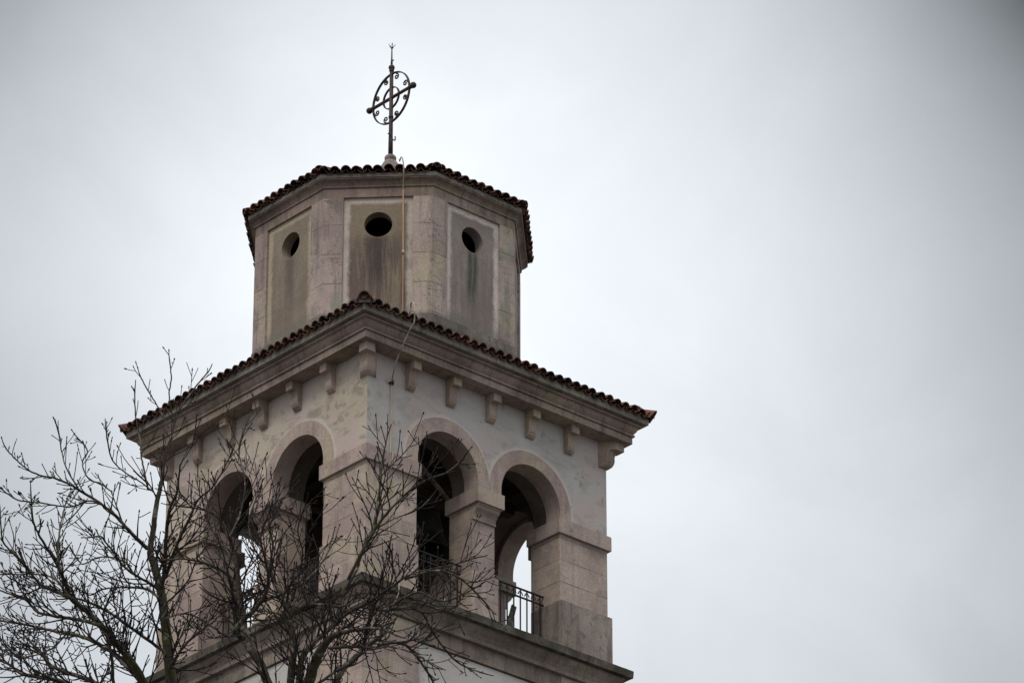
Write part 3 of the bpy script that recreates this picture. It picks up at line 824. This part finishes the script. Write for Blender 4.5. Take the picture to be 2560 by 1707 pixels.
# ------------------------------------------------------------------ bare trees
rnd = random.Random(5)
def limb_points(px, dist, dd, wob):
    # px: (x, y, width) in photo pixels -> smoothed world polyline with its own depth
    n = len(px); pts = []; rad = []
    for i, p in enumerate(px):
        f = i / (n - 1)
        d = dist + dd * f
        pts.append(at(p[0], p[1], d)); rad.append(max(p[2] * d / FPX / 2 * 1.12, 0.0072))
    sp = smooth(pts, 6); sr = []
    for i in range(n - 1):
        for k in range(6): sr.append(rad[i] + (rad[i + 1] - rad[i]) * k / 6)
    sr.append(rad[-1])
    for i in range(1, len(sp) - 1):
        sp[i] = sp[i] + Vector([rnd.uniform(-1, 1) for _ in range(3)]) * (wob * (0.4 + 6 * sr[i]))
    return sp, sr
def grow(mb, p, d, length, r, level, budm):
    n = max(3, int(length / 0.055)); step = length / n
    pts = [p.copy()]; rad = [r]; d = d.normalized()
    curl = Vector((rnd.uniform(-1, 1), rnd.uniform(-1, 1), rnd.uniform(-0.6, 0.3))) * 0.045
    lift = rnd.uniform(0.6, 1.3)
    flat = d.cross(Vector((rnd.uniform(-1, 1), rnd.uniform(-1, 1), rnd.uniform(-0.4, 0.4)))).normalized()
    kids = []; side = rnd.choice((-1, 1)); rt = 0.0042
    for i in range(n):
        f = (i + 1) / n
        d = (d + Vector((0, 0, 1)) * (0.0 + 0.13 * f) * lift + curl + Vector([rnd.uniform(-1, 1) for _ in range(3)]) * 0.085).normalized()
        p = p + d * step; pts.append(p.copy()); rad.append(r + (rt - r) * f if r > rt else r)
        if level < 2 and 1 <= i < n - 1 and rnd.random() < (0.55 if level == 0 else 0.22):
            side = -side; kids.append((p.copy(), d.copy(), rad[-1], f, side))
    mb.tube(pts, rad, 5, caps=False)
    if rnd.random() < 0.8:
        e = pts[-1]; dd = (pts[-1] - pts[-2]).normalized()
        k = rnd.uniform(0.8, 1.25)
        mb.tube([e - dd * 0.004, e + dd * 0.008 * k, e + dd * 0.016 * k, e + dd * 0.026 * k], [0.0042, 0.0068 * k, 0.0056 * k, 0.002], 5)
    for (q, qd, qr, f, sd) in kids:
        ax = (flat * sd + Vector([rnd.uniform(-1, 1) for _ in range(3)]) * 0.45).normalized()
        nd = (qd * 0.85 + ax * rnd.uniform(0.45, 0.85)).normalized()
        ln = rnd.uniform(0.09, 0.34) if level == 0 else rnd.uniform(0.06, 0.16)
        grow(mb, q, nd, min(ln, length * 0.7), min(qr * 0.85, 0.0075), level + 1, budm)
def make_tree(name, limbs, base, dist, label, spacing, seed, twl):
    rnd.seed(seed)
    root = tag(empty(name, base), label, 'tree', 'bare trees in front of the tower')
    tr = MB(); tw = MB()
    for L in limbs:
        px, dd, dens = L[:3]
        sp, sr = limb_points(px, dist + L[3] if len(L) > 3 else dist, dd, 0.006)
        tr.tube([p - Vector(base) for p in sp], sr, 9 if sr[0] > 0.03 else 6)
        acc = rnd.uniform(0, spacing)
        for i in range(1, len(sp)):
            seg = sp[i] - sp[i - 1]; acc += seg.length * dens
            while acc > spacing:
                acc -= spacing * rnd.uniform(0.6, 1.4)
                d = seg.normalized(); ax = d.orthogonal().normalized(); ax.rotate(Matrix.Rotation(rnd.uniform(0, 2 * PI), 3, d))
                # keep most side shoots spread across the limb's upper side
                ax = (ax + Vector((0, 0, 0.35))).normalized()
                thick = sr[i]
                ln = (0.22 + 0.78 * rnd.random() ** 1.4) * twl * (1.0 if thick < 0.05 else 0.8) * min(1.0, 0.35 + dens * 0.65) * (1.15 - 0.7 * i / len(sp)) * (L[4] if len(L) > 4 else 1.0)
                grow(tw, sp[i] - Vector(base), (d * rnd.uniform(0.6, 1.0) + ax * rnd.uniform(0.55, 0.95)), ln, min(thick * 0.55, rnd.uniform(0.0078, 0.0135)), 0, None)
        if px[-1][1] < 1707 and sr[-1] < 0.03:
            d = (sp[-1] - sp[-3]).normalized(); grow(tw, sp[-1] - Vector(base), d, 0.12, min(sr[-1], 0.008), 1, None)
    tr.build('trunk', M['bark'], root); tw.build('crown', M['twig'], root)
    print(name, len(tr.f), len(tw.f))

def conv(ox, oy, sc, lst, w=None):
    return [(ox + a * sc, oy + b_ * sc, c * sc) for a, b_, c in lst]
cA = lambda *l: conv(0, 900, 0.5145, l)
DA = 46.0
bA = at(425, 1760, DA); baseA = (bA.x, bA.y, GROUND)
A = [
 (cA((850, 1700, 54), (830, 1568, 50), (815, 1400, 45), (800, 1250, 42), (780, 1110, 38), (748, 1000, 32), (730, 925, 28), (745, 820, 25), (760, 700, 22), (785, 590, 18), (792, 520, 14), (800, 430, 10), (835, 370, 8), (850, 290, 6)), 0.6, 0.7),
 (cA((715, 915, 20), (640, 840, 18), (570, 765, 16), (500, 705, 13), (400, 640, 12), (330, 600, 10), (260, 572, 9), (190, 558, 8), (130, 528, 7), (75, 480, 6), (30, 430, 5)), -0.8, 1.3, 0.0, 0.5),
 (cA((500, 705, 9), (430, 682, 8), (350, 712, 7), (250, 702, 6), (180, 690, 5), (90, 680, 5), (25, 640, 4)), -0.5, 1.1, -0.3, 0.55),
 (cA((380, 622, 8), (330, 540, 7), (300, 450, 6), (285, 350, 4)), 0.3, 1.0, -0.5, 0.5),
 (cA((545, 640, 7), (490, 600, 7), (430, 575, 6), (400, 500, 5), (425, 440, 5), (380, 380, 4)), 0.6, 1.0, -0.3, 0.5),
 (cA((785, 1110, 22), (800, 1000, 20), (806, 900, 19), (812, 800, 17), (826, 720, 15), (860, 640, 11), (870, 560, 9), (880, 500, 8), (930, 420, 6), (950, 330, 5)), -0.8, 0.7),
 (cA((800, 1060, 16), (830, 980, 15), (862, 890, 14), (920, 770, 12), (960, 680, 10), (1030, 620, 8), (1080, 540, 6), (1125, 455, 5)), -1.2, 1.0),
 (cA((720, 630, 10), (700, 540, 9), (688, 470, 8), (680, 380, 6), (660, 280, 5), (655, 160, 4)), 0.4, 0.5, 0.3),
 (cA((745, 640, 7), (680, 590, 6), (600, 540, 6), (540, 470, 5), (515, 340, 4)), -0.5, 1.2, 0.2, 0.5),
 (cA((795, 500, 8), (830, 400, 7), (845, 310, 6), (880, 230, 5), (950, 130, 4), (1010, 60, 3)), 0.5, 0.4, 0.5),
 (cA((820, 330, 5), (770, 230, 5), (720, 150, 4), (685, 85, 3)), 0.3, 0.3, 0.6),
 (cA((845, 300, 5), (822, 180, 5), (832, 90, 4), (825, 10, 3)), 0.2, 0.3, 0.6),
 (cA((770, 1115, 14), (720, 1078, 13), (660, 1045, 12), (600, 1000, 11), (550, 930, 9), (510, 880, 8), (490, 855, 6), (440, 860, 5)), -0.9, 1.2),
 (cA((778, 1160, 13), (720, 1115, 12), (650, 1103, 11), (560, 1105, 9), (500, 1112, 8), (440, 1140, 6), (400, 1120, 5)), 0.8, 1.2),
 (cA((740, 1640, 46), (700, 1568, 40), (620, 1440, 34), (560, 1370, 31), (490, 1290, 28), (430, 1225, 25), (350, 1160, 22), (320, 1090, 18), (280, 995, 16), (240, 930, 13), (190, 850, 10), (160, 770, 7), (150, 650, 5)), -2.0, 1.2, 0.0, 0.8),
 (cA((350, 1160, 17), (260, 1118, 16), (200, 1092, 14), (130, 1010, 12), (80, 950, 10), (20, 890, 8), (5, 820, 6), (0, 730, 5)), -0.6, 1.2, -1.3, 0.7),
 (cA((280, 990, 12), (285, 900, 10), (290, 830, 8), (300, 770, 6), (320, 690, 5)), 0.5, 1.2, -1.5),
 (cA((490, 1290, 18), (430, 1270, 17), (350, 1255, 16), (250, 1240, 14), (180, 1220, 12), (120, 1160, 10), (50, 1135, 8), (-20, 1110, 6)), 0.6, 1.2, -1.1),
 (cA((690, 1560, 26), (560, 1430, 22), (500, 1390, 19), (420, 1350, 17), (330, 1325, 15), (240, 1310, 13), (130, 1285, 11), (-20, 1262, 9)), 1.6, 1.3),
 (cA((790, 1410, 16), (680, 1330, 15), (610, 1280, 14), (530, 1225, 13), (420, 1170, 11), (340, 1150, 8), (250, 1100, 6), (130, 1090, 5)), -1.4, 1.2),
 (cA((495, 1290, 14), (530, 1375, 14), (545, 1470, 15), (552, 1600, 16)), 0.3, 0.5, -1.0),
 (cA((520, 1640, 24), (460, 1568, 22), (400, 1540, 20), (260, 1490, 16), (200, 1420, 12), (150, 1370, 9), (110, 1330, 6)), 1.0, 1.7, 0.5),
 (cA((420, 1620, 22), (300, 1560, 20), (200, 1540, 17), (100, 1520, 15), (50, 1480, 12), (-20, 1440, 9)), 1.4, 1.9, 1.0),
 (cA((330, 1320, 8), (250, 1400, 8), (120, 1440, 7), (40, 1400, 6), (-10, 1330, 5)), -1.0, 1.5, 1.0),
 (cA((620, 1440, 14), (560, 1360, 12), (520, 1290, 10), (500, 1230, 8), (540, 1140, 6)), -0.8, 1.5, -0.5),
 (cA((350, 1160, 10), (260, 1060, 9), (180, 1040, 7), (90, 1040, 6), (-10, 1040, 5)), 0.8, 1.2, -1.3),
 (cA((640, 1000, 6), (560, 960, 6), (470, 960, 5), (400, 990, 5), (350, 930, 4)), 0.9, 1.2, 0),
 (cA((820, 1500, 14), (870, 1420, 12), (940, 1340, 9), (1000, 1290, 7), (1060, 1200, 5)), -1.3, 1.1),
 (cA((808, 1180, 9), (870, 1120, 8), (920, 1060, 7), (960, 960, 6), (1010, 900, 5)), -1.0, 1.1),
 (cA((812, 1250, 9), (900, 1230, 8), (980, 1260, 7), (1080, 1330, 6)), 0.8, 1.3),
]
make_tree('bare_tree', A, baseA, DA, 'bare mossy-trunked tree at the left edge, its main stem rising past the tower corner', 0.066, 21, 0.60)

cB = lambda *l: conv(280, 1400, 0.1958, l)
cC = lambda *l: conv(600, 1400, 0.1958, l)
cD = lambda *l: conv(0, 0, 1.0884, l)
DB = 44.5
bB = at(770, 1900, DB); baseB = (bB.x, bB.y, GROUND)
B = [
 (cB((2300, 2300, 130), (1990, 1568, 105), (1900, 1330, 100), (1750, 1100, 92), (1690, 900, 84), (1650, 600, 76), (1610, 300, 66), (1570, 50, 56), (1500, -300, 44), (1350, -550, 34), (1150, -650, 26), (800, -700, 18)), 0.8, 1.0),
 (cB((1650, 700, 50), (1560, 500, 46), (1480, 200, 42), (1300, 80, 36), (1100, 10, 30), (900, -20, 22), (640, 0, 14)), -0.8, 1.2),
 (cB((1680, 1000, 70), (1570, 900, 62), (1700, 740, 58), (1850, 600, 54), (1960, 430, 48), (2000, 220, 40), (1960, 0, 30), (1900, -300, 22), (2000, -600, 16)), -1.0, 1.3),
 (cC((640, 2000, 105), (640, 1568, 92), (690, 1100, 82), (640, 800, 70), (630, 600, 60), (570, 480, 50), (450, 300, 42), (390, 80, 34), (420, -200, 26), (370, -500, 20), (460, -800, 14)), 0.6, 1.2),
 (cC((640, 740, 46), (720, 630, 42), (900, 570, 36), (1080, 570, 30), (1240, 590, 24), (1400, 560, 18), (1560, 480, 14)), -0.9, 1.3),
 (cC((820, 2100, 160), (880, 1568, 135), (980, 1250, 110), (1100, 1050, 88), (1230, 950, 66), (1400, 900, 50), (1600, 870, 36), (1800, 880, 26), (2000, 960, 18)), -1.2, 1.0),
 (cC((720, 1900, 80), (770, 1350, 72), (830, 1180, 66), (950, 1040, 60), (1090, 920, 58), (1190, 820, 56), (1260, 650, 52), (1300, 450, 48), (1370, 300, 42), (1480, 140, 34), (1540, -30, 28), (1630, -300, 22), (1900, -500, 18), (2250, -640, 14), (2420, -780, 10)), 0.9, 1.2),
 (cC((1230, 820, 44), (1350, 690, 42), (1600, 560, 40), (1800, 430, 36), (2000, 290, 30), (2140, 200, 24), (2350, 130, 18), (2700, 60, 13), (3000, -30, 10)), -1.4, 1.5),
 (cC((1000, 2100, 95), (1220, 1568, 80), (1330, 1370, 72), (1480, 1230, 64), (1600, 1100, 56), (1800, 970, 48), (1900, 830, 40), (1950, 650, 30), (2050, 560, 22), (2300, 540, 16), (2600, 650, 11)), 1.2, 1.2, 0.0, 0.85),
 (cC((1570, 1140, 42), (1620, 900, 38), (1680, 700, 34), (1740, 530, 30), (1850, 420, 24), (1950, 200, 18), (1930, -100, 13)), -0.8, 1.1),
 (cC((960, 1600, 40), (1200, 1430, 36), (1330, 1350, 30), (1420, 1330, 22)), 0.5, 0.9),
 (cC((1130, 1120, 36), (1500, 1100, 32), (1700, 1130, 26), (1900, 1100, 18), (2200, 1180, 13), (2450, 1330, 9)), -1.0, 1.8),
 (cC((640, 600, 30), (760, 420, 26), (850, 250, 22), (980, 120, 18), (1100, -60, 14), (1180, -300, 10)), 1.0, 1.5),
 (cC((600, 520, 30), (650, 300, 26), (760, 150, 22), (800, -100, 18), (740, -400, 14), (830, -700, 10)), -0.9, 1.5),
 (cC((560, 460, 24), (420, 420, 20), (280, 400, 16), (130, 470, 12), (0, 560, 10)), 0.7, 1.4),
 (cC((640, 850, 24), (520, 700, 20), (380, 660, 16), (250, 640, 12)), -0.8, 1.2),
 (cB((1560, 100, 26), (1450, -150, 22), (1300, -300, 18), (1230, -600, 14), (1300, -1000, 10)), 0.8, 1.3),
 (cB((1500, -300, 24), (1640, -600, 20), (1700, -1000, 16), (1620, -1400, 12), (1700, -1700, 8)), 0.6, 1.3),
 (cB((1960, 100, 24), (1800, -200, 20), (1750, -500, 16), (1880, -900, 12)), 0.6, 1.4),
 (cD((800, 1330, 8), (855, 1225, 7), (905, 1160, 6), (965, 1110, 5), (1030, 1083, 4), (1065, 1050, 3)), -0.5, 1.1),
 (cD((855, 1230, 6), (872, 1120, 5), (880, 1050, 4), (890, 1000, 3)), 0.5, 1.0),
 (cD((930, 1330, 6), (1000, 1310, 5), (1060, 1330, 5), (1120, 1390, 4)), 0.5, 1.1, 0.0, 0.7),
 (cD((880, 1400, 7), (960, 1400, 6), (1000, 1460, 5), (1050, 1520, 4), (1110, 1545, 3)), 0.6, 1.2, 0.0, 0.7),
 (cD((870, 1480, 7), (930, 1480, 6), (980, 1540, 5), (1010, 1600, 4)), 0.6, 1.2, 0.0, 0.7),
 (cD((900, 1390, 6), (960, 1360, 5), (1020, 1380, 4), (1090, 1350, 3)), -0.8, 1.2, 0.0, 0.7),
]
make_tree('bare_tree', B, baseB, DB, 'bare tree with several spreading stems in front of the near tower corner', 0.095, 8, 0.70)
